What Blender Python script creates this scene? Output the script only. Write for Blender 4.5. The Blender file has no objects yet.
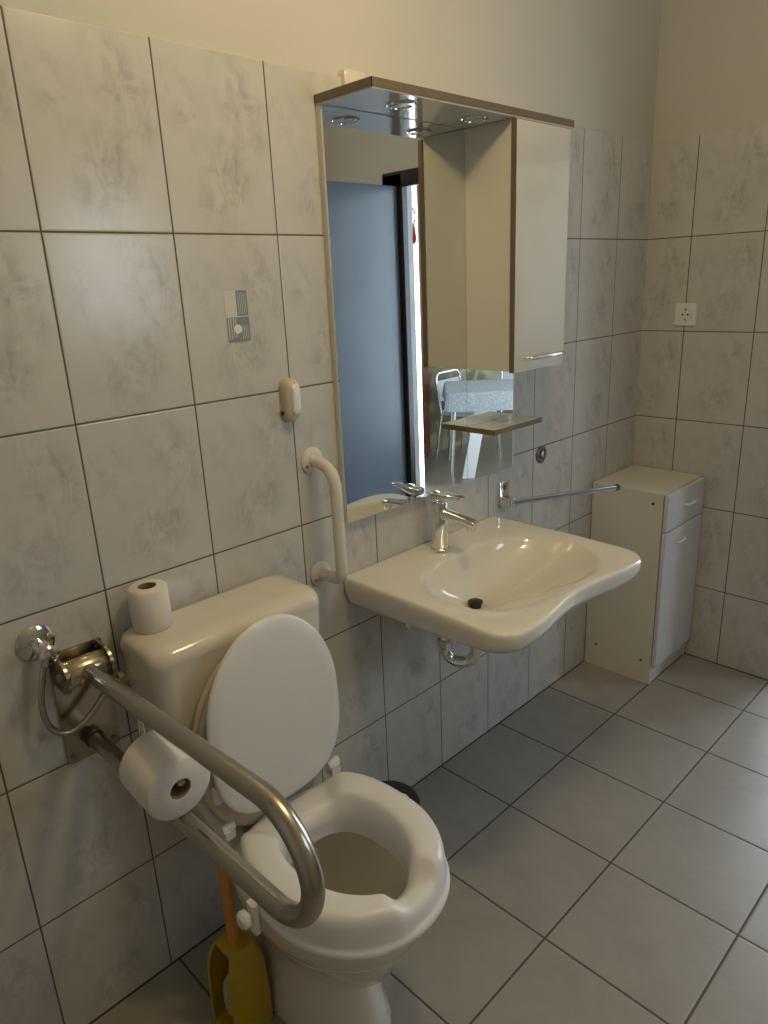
import bpy, bmesh, math, random
from mathutils import Vector, Matrix
PI = math.pi
random.seed(4)
S = bpy.context.scene
COL = S.collection

# ------------------------------------------------------------------ materials
def M_new(name):
    m = bpy.data.materials.new(name); m.use_nodes = True
    nt = m.node_tree; b = nt.nodes['Principled BSDF']
    return m, nt, b

def N(nt, typ, **kw):
    n = nt.nodes.new(typ)
    for k, v in kw.items(): setattr(n, k, v)
    return n

def mth(nt, op, a, b=None, c=None, clamp=False):
    n = nt.nodes.new('ShaderNodeMath'); n.operation = op; n.use_clamp = clamp
    for i, v in enumerate((a, b, c)):
        if v is None: continue
        if isinstance(v, (int, float)): n.inputs[i].default_value = v
        else: nt.links.new(v, n.inputs[i])
    return n.outputs[0]

def mixc(nt, fac, a, b):
    n = nt.nodes.new('ShaderNodeMix'); n.data_type = 'RGBA'
    if isinstance(fac, (int, float)): n.inputs[0].default_value = fac
    else: nt.links.new(fac, n.inputs[0])
    for i, v in ((6, a), (7, b)):
        if isinstance(v, tuple): n.inputs[i].default_value = (*v, 1)
        else: nt.links.new(v, n.inputs[i])
    return n.outputs[2]

def noise(nt, vec, scale, detail=4, rough=.55, dist=0.0):
    n = nt.nodes.new('ShaderNodeTexNoise')
    n.inputs['Scale'].default_value = scale; n.inputs['Detail'].default_value = detail
    n.inputs['Roughness'].default_value = rough; n.inputs['Distortion'].default_value = dist
    if vec is not None: nt.links.new(vec, n.inputs['Vector'])
    return n.outputs['Fac']

def ramp(nt, fac, lo, hi):
    n = nt.nodes.new('ShaderNodeMapRange'); n.interpolation_type = 'SMOOTHSTEP'
    n.inputs[1].default_value = lo; n.inputs[2].default_value = hi
    nt.links.new(fac, n.inputs[0]); return n.outputs[0]

def plain(name, col, rough=.5, metal=0.0, coat=0.0, var=0.04, scale=14.0, bump=0.0, spec=.5):
    """A simple surface with faint procedural variation."""
    m, nt, b = M_new(name)
    tc = N(nt, 'ShaderNodeTexCoord')
    f = noise(nt, tc.outputs['Object'], scale, 3)
    d = tuple(max(0, c * (1 - var * 2)) for c in col); l = tuple(min(1, c * (1 + var * 2)) for c in col)
    nt.links.new(mixc(nt, f, d, l), b.inputs['Base Color'])
    b.inputs['Roughness'].default_value = rough; b.inputs['Metallic'].default_value = metal
    b.inputs['Coat Weight'].default_value = coat; b.inputs['Specular IOR Level'].default_value = spec
    if bump:
        bp = N(nt, 'ShaderNodeBump'); bp.inputs['Strength'].default_value = bump; bp.inputs['Distance'].default_value = .002
        nt.links.new(noise(nt, tc.outputs['Object'], scale * 20, 3), bp.inputs['Height'])
        nt.links.new(bp.outputs[0], b.inputs['Normal'])
    return m

def tile_material(name, ax_u, u0, tu, v0, tv, base, vein, grout, gw, rough, kind):
    """Rectangular tiles in world metres; every tile carries a marbled print. ax_u: 0=x 1=y, v = z for walls, y for floors."""
    m, nt, b = M_new(name)
    g = N(nt, 'ShaderNodeNewGeometry'); sp = N(nt, 'ShaderNodeSeparateXYZ')
    nt.links.new(g.outputs['Position'], sp.inputs[0])
    U = sp.outputs[ax_u]; V = sp.outputs[2] if kind == 'wall' else sp.outputs[1]
    su = mth(nt, 'DIVIDE', mth(nt, 'SUBTRACT', U, u0), tu); sv = mth(nt, 'DIVIDE', mth(nt, 'SUBTRACT', V, v0), tv)
    iu = mth(nt, 'FLOOR', su); iv = mth(nt, 'FLOOR', sv)
    fu = mth(nt, 'SUBTRACT', su, iu); fv = mth(nt, 'SUBTRACT', sv, iv)
    # distance to the nearest joint, in metres
    du = mth(nt, 'MULTIPLY', mth(nt, 'MINIMUM', fu, mth(nt, 'SUBTRACT', 1, fu)), tu)
    dv = mth(nt, 'MULTIPLY', mth(nt, 'MINIMUM', fv, mth(nt, 'SUBTRACT', 1, fv)), tv)
    d = mth(nt, 'MINIMUM', du, dv)
    joint = ramp(nt, d, gw * .65, gw * 1.15)          # 0 in the joint, 1 on the tile
    cid = N(nt, 'ShaderNodeCombineXYZ'); nt.links.new(iu, cid.inputs[0]); nt.links.new(iv, cid.inputs[1])
    wn = N(nt, 'ShaderNodeTexWhiteNoise', noise_dimensions='2D'); nt.links.new(cid.outputs[0], wn.inputs['Vector'])
    rnd = wn.outputs['Value']
    shift = mth(nt, 'MULTIPLY', mth(nt, 'FLOOR', mth(nt, 'MULTIPLY', rnd, 3)), .013 if kind == 'wall' else 7.3)
    loc = N(nt, 'ShaderNodeCombineXYZ')
    nt.links.new(mth(nt, 'MULTIPLY', fu, tu), loc.inputs[0]); nt.links.new(mth(nt, 'MULTIPLY', fv, tv), loc.inputs[1])
    nt.links.new(shift, loc.inputs[2])
    L = loc.outputs[0]
    if kind == 'wall':
        # two clouds per tile: a diagonal streak high on the right, a smudge low on the left
        def blob(cu, cv, ru, rv, ang):
            x = mth(nt, 'SUBTRACT', fu, cu); y = mth(nt, 'SUBTRACT', fv, cv)
            c, s = math.cos(ang), math.sin(ang)
            a = mth(nt, 'DIVIDE', mth(nt, 'ADD', mth(nt, 'MULTIPLY', x, c), mth(nt, 'MULTIPLY', y, s)), ru)
            e = mth(nt, 'DIVIDE', mth(nt, 'SUBTRACT', mth(nt, 'MULTIPLY', y, c), mth(nt, 'MULTIPLY', x, s)), rv)
            r = mth(nt, 'SQRT', mth(nt, 'ADD', mth(nt, 'MULTIPLY', a, a), mth(nt, 'MULTIPLY', e, e)))
            return ramp(nt, mth(nt, 'SUBTRACT', 1, r), 0.0, 1.0)
        bl = mth(nt, 'MAXIMUM', blob(.76, .72, .52, .30, math.radians(120)), blob(.55, .30, .50, .34, math.radians(35)))
        bl = mth(nt, 'MAXIMUM', bl, mth(nt, 'MULTIPLY', blob(.22, .66, .26, .40, .5), .55))
        mp = N(nt, 'ShaderNodeMapping'); mp.inputs['Rotation'].default_value = (0, 0, math.radians(-38)); mp.inputs['Scale'].default_value = (1.35, .8, 1)
        nt.links.new(L, mp.inputs[0])
        w = ramp(nt, noise(nt, mp.outputs[0], 24, 7, .64, .8), .42, .68)
        soft = ramp(nt, noise(nt, L, 13, 5, .58, .5), .38, .70)
        v = mth(nt, 'ADD', mth(nt, 'MULTIPLY', bl, mth(nt, 'ADD', mth(nt, 'MULTIPLY', w, .62), mth(nt, 'MULTIPLY', soft, .30))), mth(nt, 'MULTIPLY', soft, .09), clamp=True)
        col = mixc(nt, v, base, vein)
        col = mixc(nt, mth(nt, 'MULTIPLY', rnd, .05), col, vein)
    else:
        w = ramp(nt, noise(nt, L, 6, 6, .62, .4), .3, .75)
        w2 = noise(nt, L, 55, 4, .6)
        v = mth(nt, 'ADD', mth(nt, 'MULTIPLY', w, .6), mth(nt, 'MULTIPLY', w2, .35), clamp=True)
        col = mixc(nt, v, base, vein)
        col = mixc(nt, mth(nt, 'MULTIPLY', rnd, .10), col, vein)
    nt.links.new(mixc(nt, joint, grout, col), b.inputs['Base Color'])
    rr = mth(nt, 'ADD', mth(nt, 'MULTIPLY', mth(nt, 'SUBTRACT', 1, joint), .8 - rough), rough)
    if kind != 'wall': rr = mth(nt, 'ADD', rr, mth(nt, 'MULTIPLY', w, .08))
    nt.links.new(rr, b.inputs['Roughness'])
    pil = ramp(nt, d, gw * .4, gw * 2.6)
    h = mth(nt, 'ADD', pil, mth(nt, 'MULTIPLY', noise(nt, L, 30 if kind == 'wall' else 120, 3), .10 if kind == 'wall' else .25))
    bp = N(nt, 'ShaderNodeBump'); bp.inputs['Strength'].default_value = .5; bp.inputs['Distance'].default_value = .0012
    nt.links.new(h, bp.inputs['Height']); nt.links.new(bp.outputs[0], b.inputs['Normal'])
    return m

ZG = 1.9857; ZT = ZG - .0026; TH = .33381; TW = .25
T_BASE = (.595, .585, .565); T_VEIN = (.33, .325, .325); GROUT = (.10, .085, .07)
MAT = {}
MAT['tile_l'] = tile_material('marbled wall tile', 1, 0.0, TW, ZG - 6 * TH, TH, T_BASE, T_VEIN, GROUT, .0019, .2, 'wall')
MAT['tile_b'] = tile_material('marbled wall tile cross', 0, .166, TW, ZG - 6 * TH, TH, T_BASE, T_VEIN, GROUT, .0019, .2, 'wall')
MAT['floor'] = tile_material('warm grey floor tile', 0, .281, .3348, 1.316, .324, (.375, .352, .325), (.285, .262, .236), (.085, .075, .062), .0030, .33, 'floor')
MAT['paint'] = plain('cream wall paint', (.585, .57, .53), .85, var=.015, scale=3, bump=.15)
MAT['ceiling'] = plain('white ceiling paint', (.72, .70, .66), .9, var=.01, scale=3)
MAT['ceramic'] = plain('white glazed ceramic', (.78, .74, .65), .09, coat=.5, var=.006, scale=3)
MAT['ceramic_warm'] = plain('ivory glazed ceramic', (.72, .67, .57), .12, coat=.5, var=.008, scale=3)
MAT['plastic'] = plain('white plastic', (.79, .79, .80), .26, var=.006, scale=4)
MAT['plastic_warm'] = plain('yellowed plastic', (.60, .53, .40), .3, var=.01, scale=4)
MAT['enamel'] = plain('white enamel', (.70, .67, .60), .22, var=.01, scale=6)
MAT['lacquer'] = plain('white gloss lacquer', (.60, .585, .55), .08, coat=.6, var=.006, scale=2)
MAT['melamine'] = plain('white melamine board', (.70, .67, .60), .32, var=.012, scale=3)
MAT['foil'] = plain('white foil door front', (.67, .675, .69), .22, var=.008, scale=3)
MAT['edge'] = plain('brown edge banding', (.155, .118, .075), .45, var=.08, scale=20)
MAT['chrome'] = plain('polished chrome', (.80, .80, .80), .07, 1.0, var=.01)
MAT['brass'] = plain('dull gilt chrome', (.62, .53, .36), .18, 1.0, var=.03)
MAT['dark'] = plain('dark plastic', (.02, .02, .022), .4, var=.05)
MAT['dark_grey'] = plain('charcoal plastic', (.07, .07, .075), .42, var=.06)  # own colour of bin, brackets, cord and end cap
MAT['hole'] = plain('dark screw recess', (.012, .01, .01), .7)
MAT['screw'] = plain('steel screw', (.30, .28, .25), .3, 1.0)
MAT['seat'] = plain('ivory seat plastic', (.56, .49, .37), .25, var=.01, scale=4)
MAT['yellow'] = plain('yellow plastic', (.50, .34, .012), .3, var=.03, scale=9)
MAT['orange'] = plain('orange wood handle', (.60, .27, .06), .5, var=.06, scale=14)
MAT['bristle'] = plain('pale brush bristles', (.66, .58, .46), .9, var=.12, scale=120, bump=.9)
MAT['card'] = plain('brown cardboard', (.24, .17, .11), .9, var=.05)
MAT['door'] = plain('slate blue painted veneer', (.125, .165, .225), .32, var=.10, scale=5)
MAT['frame'] = plain('dark door frame', (.018, .014, .013), .35, var=.1)
MAT['redwood'] = plain('red brown wood', (.16, .045, .02), .45, var=.12, scale=12)
MAT['glass_dim'] = plain('frosted lamp glass', (.60, .60, .58), .25, var=.01)
MAT['pvc'] = plain('white window profile', (.60, .65, .72), .35, var=.06, scale=16)
MAT['red'] = plain('red tassel', (.50, .015, .02), .7)
MAT['grey_print'] = plain('grey printed film', (.22, .25, .27), .35, var=.10, scale=60)
MAT['pale_print'] = plain('pale printed film', (.62, .61, .57), .35, var=.05, scale=50)

def brushed(name, col, rough):
    m, nt, b = M_new(name)
    tc = N(nt, 'ShaderNodeTexCoord'); mp = N(nt, 'ShaderNodeMapping'); mp.inputs['Scale'].default_value = (2, 40, 40)
    nt.links.new(tc.outputs['Object'], mp.inputs[0])
    f = noise(nt, mp.outputs[0], 3, 3)
    nt.links.new(mixc(nt, f, tuple(c * .93 for c in col), col), b.inputs['Base Color'])
    b.inputs['Metallic'].default_value = 1
    nt.links.new(mth(nt, 'ADD', mth(nt, 'MULTIPLY', f, .05), rough), b.inputs['Roughness'])
    return m
MAT['steel'] = plain('brushed stainless steel', (.47, .435, .37), .27, 1.0, var=.02, scale=60)
MAT['plate'] = brushed('stainless wall plate', (.36, .32, .26), .22)

def mirror_mat():
    m, nt, b = M_new('silvered mirror')
    tc = N(nt, 'ShaderNodeTexCoord')
    f = noise(nt, tc.outputs['Object'], 5, 2)
    nt.links.new(mixc(nt, f, (.80, .83, .815), (.82, .845, .83)), b.inputs['Base Color'])
    b.inputs['Metallic'].default_value = 1; b.inputs['Roughness'].default_value = 0.006
    return m
MAT['mirror'] = mirror_mat()

def paper():
    m, nt, b = M_new('soft tissue paper')
    tc = N(nt, 'ShaderNodeTexCoord')
    f = noise(nt, tc.outputs['Object'], 24, 4, .6)
    v = N(nt, 'ShaderNodeTexVoronoi'); v.inputs['Scale'].default_value = 34; nt.links.new(tc.outputs['Object'], v.inputs['Vector'])
    pat = ramp(nt, noise(nt, tc.outputs['Object'], 18, 3), .58, .66)
    col = mixc(nt, mth(nt, 'MULTIPLY', pat, .30), (.75, .71, .67), (.62, .52, .50))
    nt.links.new(col, b.inputs['Base Color'])
    b.inputs['Roughness'].default_value = .95; b.inputs['Specular IOR Level'].default_value = .1
    bp = N(nt, 'ShaderNodeBump'); bp.inputs['Strength'].default_value = .35; bp.inputs['Distance'].default_value = .002
    nt.links.new(mth(nt, 'ADD', v.outputs['Distance'], f), bp.inputs['Height']); nt.links.new(bp.outputs[0], b.inputs['Normal'])
    return m
MAT['paper'] = paper()

def stone():
    m, nt, b = M_new('olive marbled plaster')
    tc = N(nt, 'ShaderNodeTexCoord')
    f = ramp(nt, noise(nt, tc.outputs['Object'], 2.6, 6, .6, 1.2), .40, .66)
    nt.links.new(mixc(nt, f, (.16, .13, .07), (.42, .39, .28)), b.inputs['Base Color']); b.inputs['Roughness'].default_value = .5
    return m
MAT['stone'] = stone()

def lace():
    m, nt, b = M_new('pale lace cloth')
    tc = N(nt, 'ShaderNodeTexCoord')
    v = N(nt, 'ShaderNodeTexVoronoi'); v.inputs['Scale'].default_value = 60; nt.links.new(tc.outputs['Object'], v.inputs['Vector'])
    f = ramp(nt, v.outputs['Distance'], .2, .5)
    nt.links.new(mixc(nt, f, (.50, .54, .58), (.36, .39, .42)), b.inputs['Base Color']); b.inputs['Roughness'].default_value = .85
    return m
MAT['lace'] = lace()

def emis(name, col, s):
    m, nt, b = M_new(name)
    tc = N(nt, 'ShaderNodeTexCoord'); f = noise(nt, tc.outputs['Object'], 1.2, 2)
    nt.links.new(mixc(nt, f, tuple(c * .97 for c in col), col), b.inputs['Emission Color'])
    b.inputs['Emission Strength'].default_value = s; b.inputs['Base Color'].default_value = (0, 0, 0, 1)
    return m
MAT['sky_and_fill'] = emis('overcast sky', (.78, .90, 1.0), 7.0)  # glow of the mirrored bright opening and of the added fill panels
MAT['joint'] = plain('dark floor joint', (.06, .052, .045), .9)
MAT['hall_floor'] = plain('brown hall floor', (.20, .165, .125), .35, var=.10, scale=6)
MAT['spill'] = plain('water', (.30, .31, .30), .03, var=.02)

# ------------------------------------------------------------------ geometry helpers
def obj(name, bm, mat, parent=None, smooth=True, angle=40, bevel=0, seg=2, subsurf=0, kind=None):
    bmesh.ops.recalc_face_normals(bm, faces=bm.faces)
    me = bpy.data.meshes.new(name); bm.to_mesh(me); bm.free()
    mats = mat if isinstance(mat, (list, tuple)) else [mat]
    for q in mats: me.materials.append(MAT[q])
    o = bpy.data.objects.new(name, me); COL.objects.link(o)
    if smooth:
        for p in me.polygons: p.use_smooth = True
        try: me.set_sharp_from_angle(angle=math.radians(angle))
        except Exception: pass
    if bevel:
        b = o.modifiers.new('b', 'BEVEL'); b.width = bevel; b.segments = seg; b.limit_method = 'ANGLE'; b.angle_limit = math.radians(35)
        try: b.harden_normals = False
        except Exception: pass
    if subsurf:
        s = o.modifiers.new('s', 'SUBSURF'); s.levels = subsurf; s.render_levels = subsurf
    if parent is not None:
        o.parent = parent; o.matrix_parent_inverse = Matrix.Translation(-Vector(parent.location))
    if kind: o['kind'] = kind
    return o

def thing(name, label, cat, loc=(0, 0, 0), group=None):
    o = bpy.data.objects.new(name, None); COL.objects.link(o); o.location = loc; o.empty_display_size = .05
    tag(o, label, cat, group); return o

def tag(o, label, cat, group=None):
    o['label'] = label; o['category'] = cat
    if group: o['group'] = group
    return o

def struct(name, bm, mat, **kw):
    return obj(name, bm, mat, kind='structure', **kw)

def box(bm, x0, x1, y0, y1, z0, z1, mi=0):
    vs = [bm.verts.new((x, y, z)) for x in (x0, x1) for y in (y0, y1) for z in (z0, z1)]
    for f in ((0, 1, 3, 2), (4, 6, 7, 5), (0, 4, 5, 1), (2, 3, 7, 6), (0, 2, 6, 4), (1, 5, 7, 3)):
        fa = bm.faces.new([vs[i] for i in f]); fa.material_index = mi
    return bm

def loft(bm, rings, closed=True, caps=(True, True), mi=0):
    rv = [[bm.verts.new(p) for p in r] for r in rings]
    n = len(rings[0])
    for a, b in zip(rv, rv[1:]):
        for i in range(n if closed else n - 1):
            j = (i + 1) % n
            try: f = bm.faces.new((a[i], a[j], b[j], b[i])); f.material_index = mi
            except ValueError: pass
    if caps[0]: bm.faces.new(rv[0][::-1]).material_index = mi
    if caps[1]: bm.faces.new(rv[-1]).material_index = mi
    return rv

def tube(bm, pts, r, n=16, caps=(True, True), mi=0):
    pts = [Vector(p) for p in pts]
    rs = r if isinstance(r, (list, tuple)) else [r] * len(pts)
    t0 = (pts[1] - pts[0]).normalized()
    up = Vector((0, 0, 1)) if abs(t0.z) < .9 else Vector((1, 0, 0))
    nrm = (up - t0 * up.dot(t0)).normalized()
    rings = []; prev = t0
    for i, p in enumerate(pts):
        t = (pts[min(i + 1, len(pts) - 1)] - pts[max(i - 1, 0)]).normalized()
        q = prev.rotation_difference(t); nrm = q @ nrm; nrm = (nrm - t * nrm.dot(t)).normalized(); prev = t
        bn = t.cross(nrm)
        rings.append([p + (nrm * math.cos(a) + bn * math.sin(a)) * rs[i] for a in (2 * PI * k / n for k in range(n))])
    loft(bm, rings, True, caps, mi); return bm

def fillet(pts, rad, seg=8):
    """Polyline with rounded inner corners."""
    pts = [Vector(p) for p in pts]; out = [pts[0]]
    rads = rad if isinstance(rad, (list, tuple)) else [rad] * (len(pts) - 2)
    for i in range(1, len(pts) - 1):
        a = (pts[i - 1] - pts[i]).normalized(); b = (pts[i + 1] - pts[i]).normalized()
        ang = a.angle(b); r = rads[i - 1]; d = r / math.tan(ang / 2)
        p0 = pts[i] + a * d; p1 = pts[i] + b * d
        c = pts[i] + (a + b).normalized() * (r / math.sin(ang / 2))
        v0 = p0 - c; v1 = p1 - c; tot = v0.angle(v1); axis = v0.cross(v1).normalized()
        for k in range(seg + 1):
            out.append(c + Matrix.Rotation(tot * k / seg, 3, axis) @ v0)
    out.append(pts[-1]); return out

def spline(pts, per=8):
    pts = [Vector(p) for p in pts]; P = [pts[0]] + pts + [pts[-1]]; out = []
    for i in range(1, len(P) - 2):
        for k in range(per):
            t = k / per; a, b, c, d = P[i - 1:i + 3]
            out.append(.5 * ((2 * b) + (c - a) * t + (2 * a - 5 * b + 4 * c - d) * t * t + (3 * b - a - 3 * c + d) * t ** 3))
    out.append(pts[-1]); return out

def lathe(bm, prof, org, axis='z', n=32, mi=0):
    """prof: list of (radius, height along axis)."""
    o = Vector(org); rings = []
    for r, h in prof:
        r = max(r, 1e-5); ring = []
        for k in range(n):
            a = 2 * PI * k / n; c, s = r * math.cos(a), r * math.sin(a)
            ring.append(o + Vector({'z': (c, s, h), 'x': (h, c, s), 'y': (s, h, c)}[axis]))
        rings.append(ring)
    loft(bm, rings, True, (True, True), mi); return bm

def slab(bm, poly, z0, z1, mi=0):
    loft(bm, [[(x, y, z0) for x, y in poly], [(x, y, z1) for x, y in poly]], True, (True, True), mi); return bm

def rrect(w, h, r, n=6, cx=0, cy=0):
    out = []
    for sx, sy, a0 in ((1, 1, 0), (-1, 1, PI / 2), (-1, -1, PI), (1, -1, 1.5 * PI)):
        for k in range(n + 1):
            a = a0 + PI / 2 * k / n
            out.append((cx + sx * (w / 2 - r) + r * math.cos(a), cy + sy * (h / 2 - r) + r * math.sin(a)))
    return out

B = bmesh.new

# ------------------------------------------------------------------ camera
f_px = 713.955; yaw, pitch, roll = .8018733, .3121202, -.0458888
CAM = Vector((1.33673, -.51003, 1.54561))
ca, sa, cb, sb, cc, sc = math.cos(yaw), math.sin(yaw), math.cos(pitch), math.sin(pitch), math.cos(roll), math.sin(roll)
fw = Vector((-sa * cb, ca * cb, -sb)); r0 = Vector((ca, sa, 0)); u0 = r0.cross(fw)
rt = cc * r0 + sc * u0; upv = -sc * r0 + cc * u0
cd = bpy.data.cameras.new('camera'); cam = bpy.data.objects.new('camera', cd); COL.objects.link(cam)
cam.matrix_world = Matrix(((rt.x, upv.x, -fw.x, CAM.x), (rt.y, upv.y, -fw.y, CAM.y), (rt.z, upv.z, -fw.z, CAM.z), (0, 0, 0, 1)))
cd.sensor_fit = 'HORIZONTAL'; cd.sensor_width = 36; cd.lens = f_px * 36 / 768; cd.clip_start = .02
S.camera = cam

# ------------------------------------------------------------------ setting
YB = 2.2332; XR = 2.15; YF = -1.55; ZC = 2.62
DX0, DX1, DZ = .645, 1.335, 1.990          # doorway in the back wall
WT = .12
bm = B(); box(bm, -.15, 0, YF - .15, YB + .15, -.1, ZT, 0); box(bm, -.15, -.008, YF - .15, YB + .15, ZT, ZC, 1)
struct('wall_left', bm, ['tile_l', 'paint'], smooth=False, bevel=.002, seg=2)
bm = B()
DXH = 1.43                                # the masonry opening is wider than the frame
for x0, x1 in ((-.1, DX0), (DXH, XR + .1)):
    box(bm, x0, x1, YB, YB + WT, -.1, ZT, 0); box(bm, x0, x1, YB + .008, YB + WT, ZT, ZC, 1)
box(bm, DX0, DXH, YB + .008, YB + WT, DZ + .05, ZC, 1)
struct('wall_back', bm, ['tile_b', 'paint'], smooth=False)
WY0, WY1, WZ0, WZ1 = .85, 1.42, 1.35, 2.00        # added window for daylight fill, in the unseen right wall
bm = B(); box(bm, XR, XR + .15, YF - .15, WY0, -.1, ZT, 0); box(bm, XR, XR + .15, WY1, YB + .12, -.1, ZT, 0); box(bm, XR, XR + .15, WY0, WY1, -.1, WZ0, 0)
box(bm, XR + .008, XR + .15, YF - .15, WY0, ZT, ZC, 1); box(bm, XR + .008, XR + .15, WY1, YB + .12, ZT, ZC, 1); box(bm, XR + .008, XR + .15, WY0, WY1, WZ1, ZC, 1)
struct('wall_right', bm, ['tile_l', 'paint'], smooth=False)
bm = B()
for y_ in (WY0, WY1 - .05): box(bm, XR + .05, XR + .11, y_, y_ + .05, WZ0, WZ1)
for z_ in (WZ0, WZ1 - .05): box(bm, XR + .052, XR + .108, WY0, WY1, z_, z_ + .05)
struct('added_window_3', bm, 'pvc', smooth=False, bevel=.004)
bm = B(); box(bm, XR + .115, XR + .12, WY0, WY1, WZ0, WZ1); struct('fill_panel_3', bm, 'sky_and_fill', smooth=False)  # unseen glowing panel added to fill the bathroom with daylight
bm = B(); box(bm, -.1, XR + .1, YF - .15, YF, -.1, ZT, 0); box(bm, -.1, XR + .1, YF - .15, YF - .008, ZT, ZC, 1)
struct('wall_front', bm, ['tile_b', 'paint'], smooth=False)
bm = B(); box(bm, -.15, XR + .15, YF - .15, YB + .03, -.12, 0); struct('floor', bm, 'floor', smooth=False)
bm = B(); box(bm, -.15, 5.2, YB + .03, 7.2, -.12, 0); struct('floor_hall', bm, 'hall_floor', smooth=False)
bm = B(); box(bm, -.15, 5.2, YF - .15, 7.2, ZC, ZC + .1); struct('ceiling', bm, 'ceiling', smooth=False)
# door frame lining and leaf
bm = B()
box(bm, DX1 - .028, DXH + .01, YB - .006, YB + .034, 0, DZ + .05)
box(bm, DX0 - .02, DXH + .01, YB - .006, YB + .034, DZ - .012, DZ + .06)
struct('trim_1', bm, 'frame', smooth=False, bevel=.004)
bm = B(); box(bm, DX1 + .002, DX1 + .042, YB - .83, YB - .010, .012, DZ - .006)
leaf = struct('door_1', bm, 'door', smooth=False, bevel=.003)
bm = B()
lathe(bm, [(.0, 0), (.024, 0), (.024, -.006), (.010, -.010), (.010, -.045), (.0, -.045)], (DX1 + .002, YB - .76, 1.02), 'x', 20)
hb = obj('door_handle', bm, 'chrome', leaf); bm = B(); tube(bm, fillet([(DX1 - .008, YB - .76, 1.02), (DX1 - .052, YB - .76, 1.02), (DX1 - .052, YB - .64, 1.02)], .014), .009, 12)
obj('door_lever', bm, 'chrome', leaf)

bm = B(); box(bm, 0, .0035, YF, YB, 0, .0025); box(bm, .0035, DX0, YB - .0035, YB, 0, .0025)
struct('trim_3', bm, 'joint', smooth=False)
# next room, seen only in the mirror
bm = B(); box(bm, 2.30, 2.42, YB + WT, 3.05, 0, ZC); box(bm, 2.30, 2.42, 3.05, 3.47, 2.22, ZC)
struct('wall_hall_right', bm, 'paint', smooth=False)
bm = B()
box(bm, 2.29, 2.34, 3.05, 3.10, 0, 2.22); box(bm, 2.29, 2.34, 3.27, 3.365, 0, 2.22); box(bm, 2.29, 2.34, 3.10, 3.27, 2.14, 2.22); box(bm, 2.29, 2.34, 3.10, 3.27, 0, .09)
w = struct('window_1', bm, 'pvc', smooth=False, bevel=.004)
bm = B(); box(bm, 2.345, 2.36, 3.0, 3.468, 0, 2.25); struct('sky_and_fill_1', bm, 'sky_and_fill', smooth=False)
# unseen hall window, added to send daylight through the bathroom door
HY0 = 3.30
bm = B(); box(bm, -.15, 1.36, HY0, HY0 + .12, 0, .35); box(bm, -.15, 1.36, HY0, HY0 + .12, 2.35, ZC); box(bm, -.15, -.02, HY0, HY0 + .12, .35, 2.35); box(bm, 1.30, 1.36, HY0, HY0 + .12, .35, 2.35)
struct('wall_hall_added_window', bm, 'paint', smooth=False)
bm = B()
for x_ in (-.02, .62, 1.25): box(bm, x_, x_ + .05, HY0 + .03, HY0 + .09, .35, 2.35)
for z_ in (.35, 2.30): box(bm, -.02, 1.30, HY0 + .032, HY0 + .088, z_, z_ + .05)
struct('added_window_2', bm, 'pvc', smooth=False, bevel=.004)
bm = B(); box(bm, -.02, 1.30, HY0 + .10, HY0 + .11, .35, 2.35); struct('fill_panel_2', bm, 'sky_and_fill', smooth=False)  # glowing fill panel behind the added hall window
bm = B(); box(bm, 2.44, 5.0, 3.47, 3.52, 0, ZC); struct('wall_hall_side', bm, 'paint', smooth=False)
bm = B(); box(bm, 3.06, 3.2, 4.28, 7.2, 0, ZC); struct('wall_hall_stone', bm, 'stone', smooth=False)
bm = B(); box(bm, 3.0, 3.2, 4.12, 4.28, 0, ZC); struct('trim_2', bm, 'redwood', smooth=False, bevel=.004)
bm = B(); box(bm, -.15, .3, 7.05, 7.2, 0, ZC); box(bm, 2.7, 3.2, 7.05, 7.2, 0, ZC); box(bm, .3, 2.7, 7.05, 7.2, 0, .85); box(bm, .3, 2.7, 7.05, 7.2, 2.3, ZC)
struct('wall_hall_back', bm, 'paint', smooth=False)
bm = B()
for x_ in (.3, 1.475, 2.65): box(bm, x_, x_ + .05, 7.08, 7.14, .85, 2.3)
for z_ in (.85, 2.25): box(bm, .3, 2.7, 7.082, 7.138, z_, z_ + .05)
struct('added_window_4', bm, 'pvc', smooth=False, bevel=.004)  # unseen window added to brighten the far hall
bm = B(); box(bm, .3, 2.7, 7.15, 7.16, .85, 2.3); struct('fill_panel_4', bm, 'sky_and_fill', smooth=False)  # glowing fill panel behind the added back window
bm = B(); box(bm, -.15, -.02, YB + WT, 7.2, 0, ZC); struct('wall_hall_left', bm, 'paint', smooth=False)
bm = B(); box(bm, 3.2, 5.2, 4.6, 4.7, 0, ZC); box(bm, 5.05, 5.2, 3.4, 4.7, 0, ZC); struct('wall_hall_recess', bm, 'paint', smooth=False)

# red tassel on the balcony window
t = thing('key_tassel', 'small red tassel on a cord, hanging in the bright doorway mirrored above the basin', 'tassel', (2.30, 3.376, 1.86))
bm = B(); tube(bm, spline([(2.305, 3.366, 2.02), (2.295, 3.385, 1.99), (2.295, 3.39, 1.95), (2.297, 3.372, 1.90)]), .006, 8); obj('cord', bm, 'dark_grey', t)
bm = B(); lathe(bm, [(.004, .05), (.012, .04), (.017, .0), (.022, -.05), (.014, -.075), (0, -.078)], (2.297, 3.372, 1.86), 'z', 12); obj('tassel', bm, 'red', t)

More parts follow.
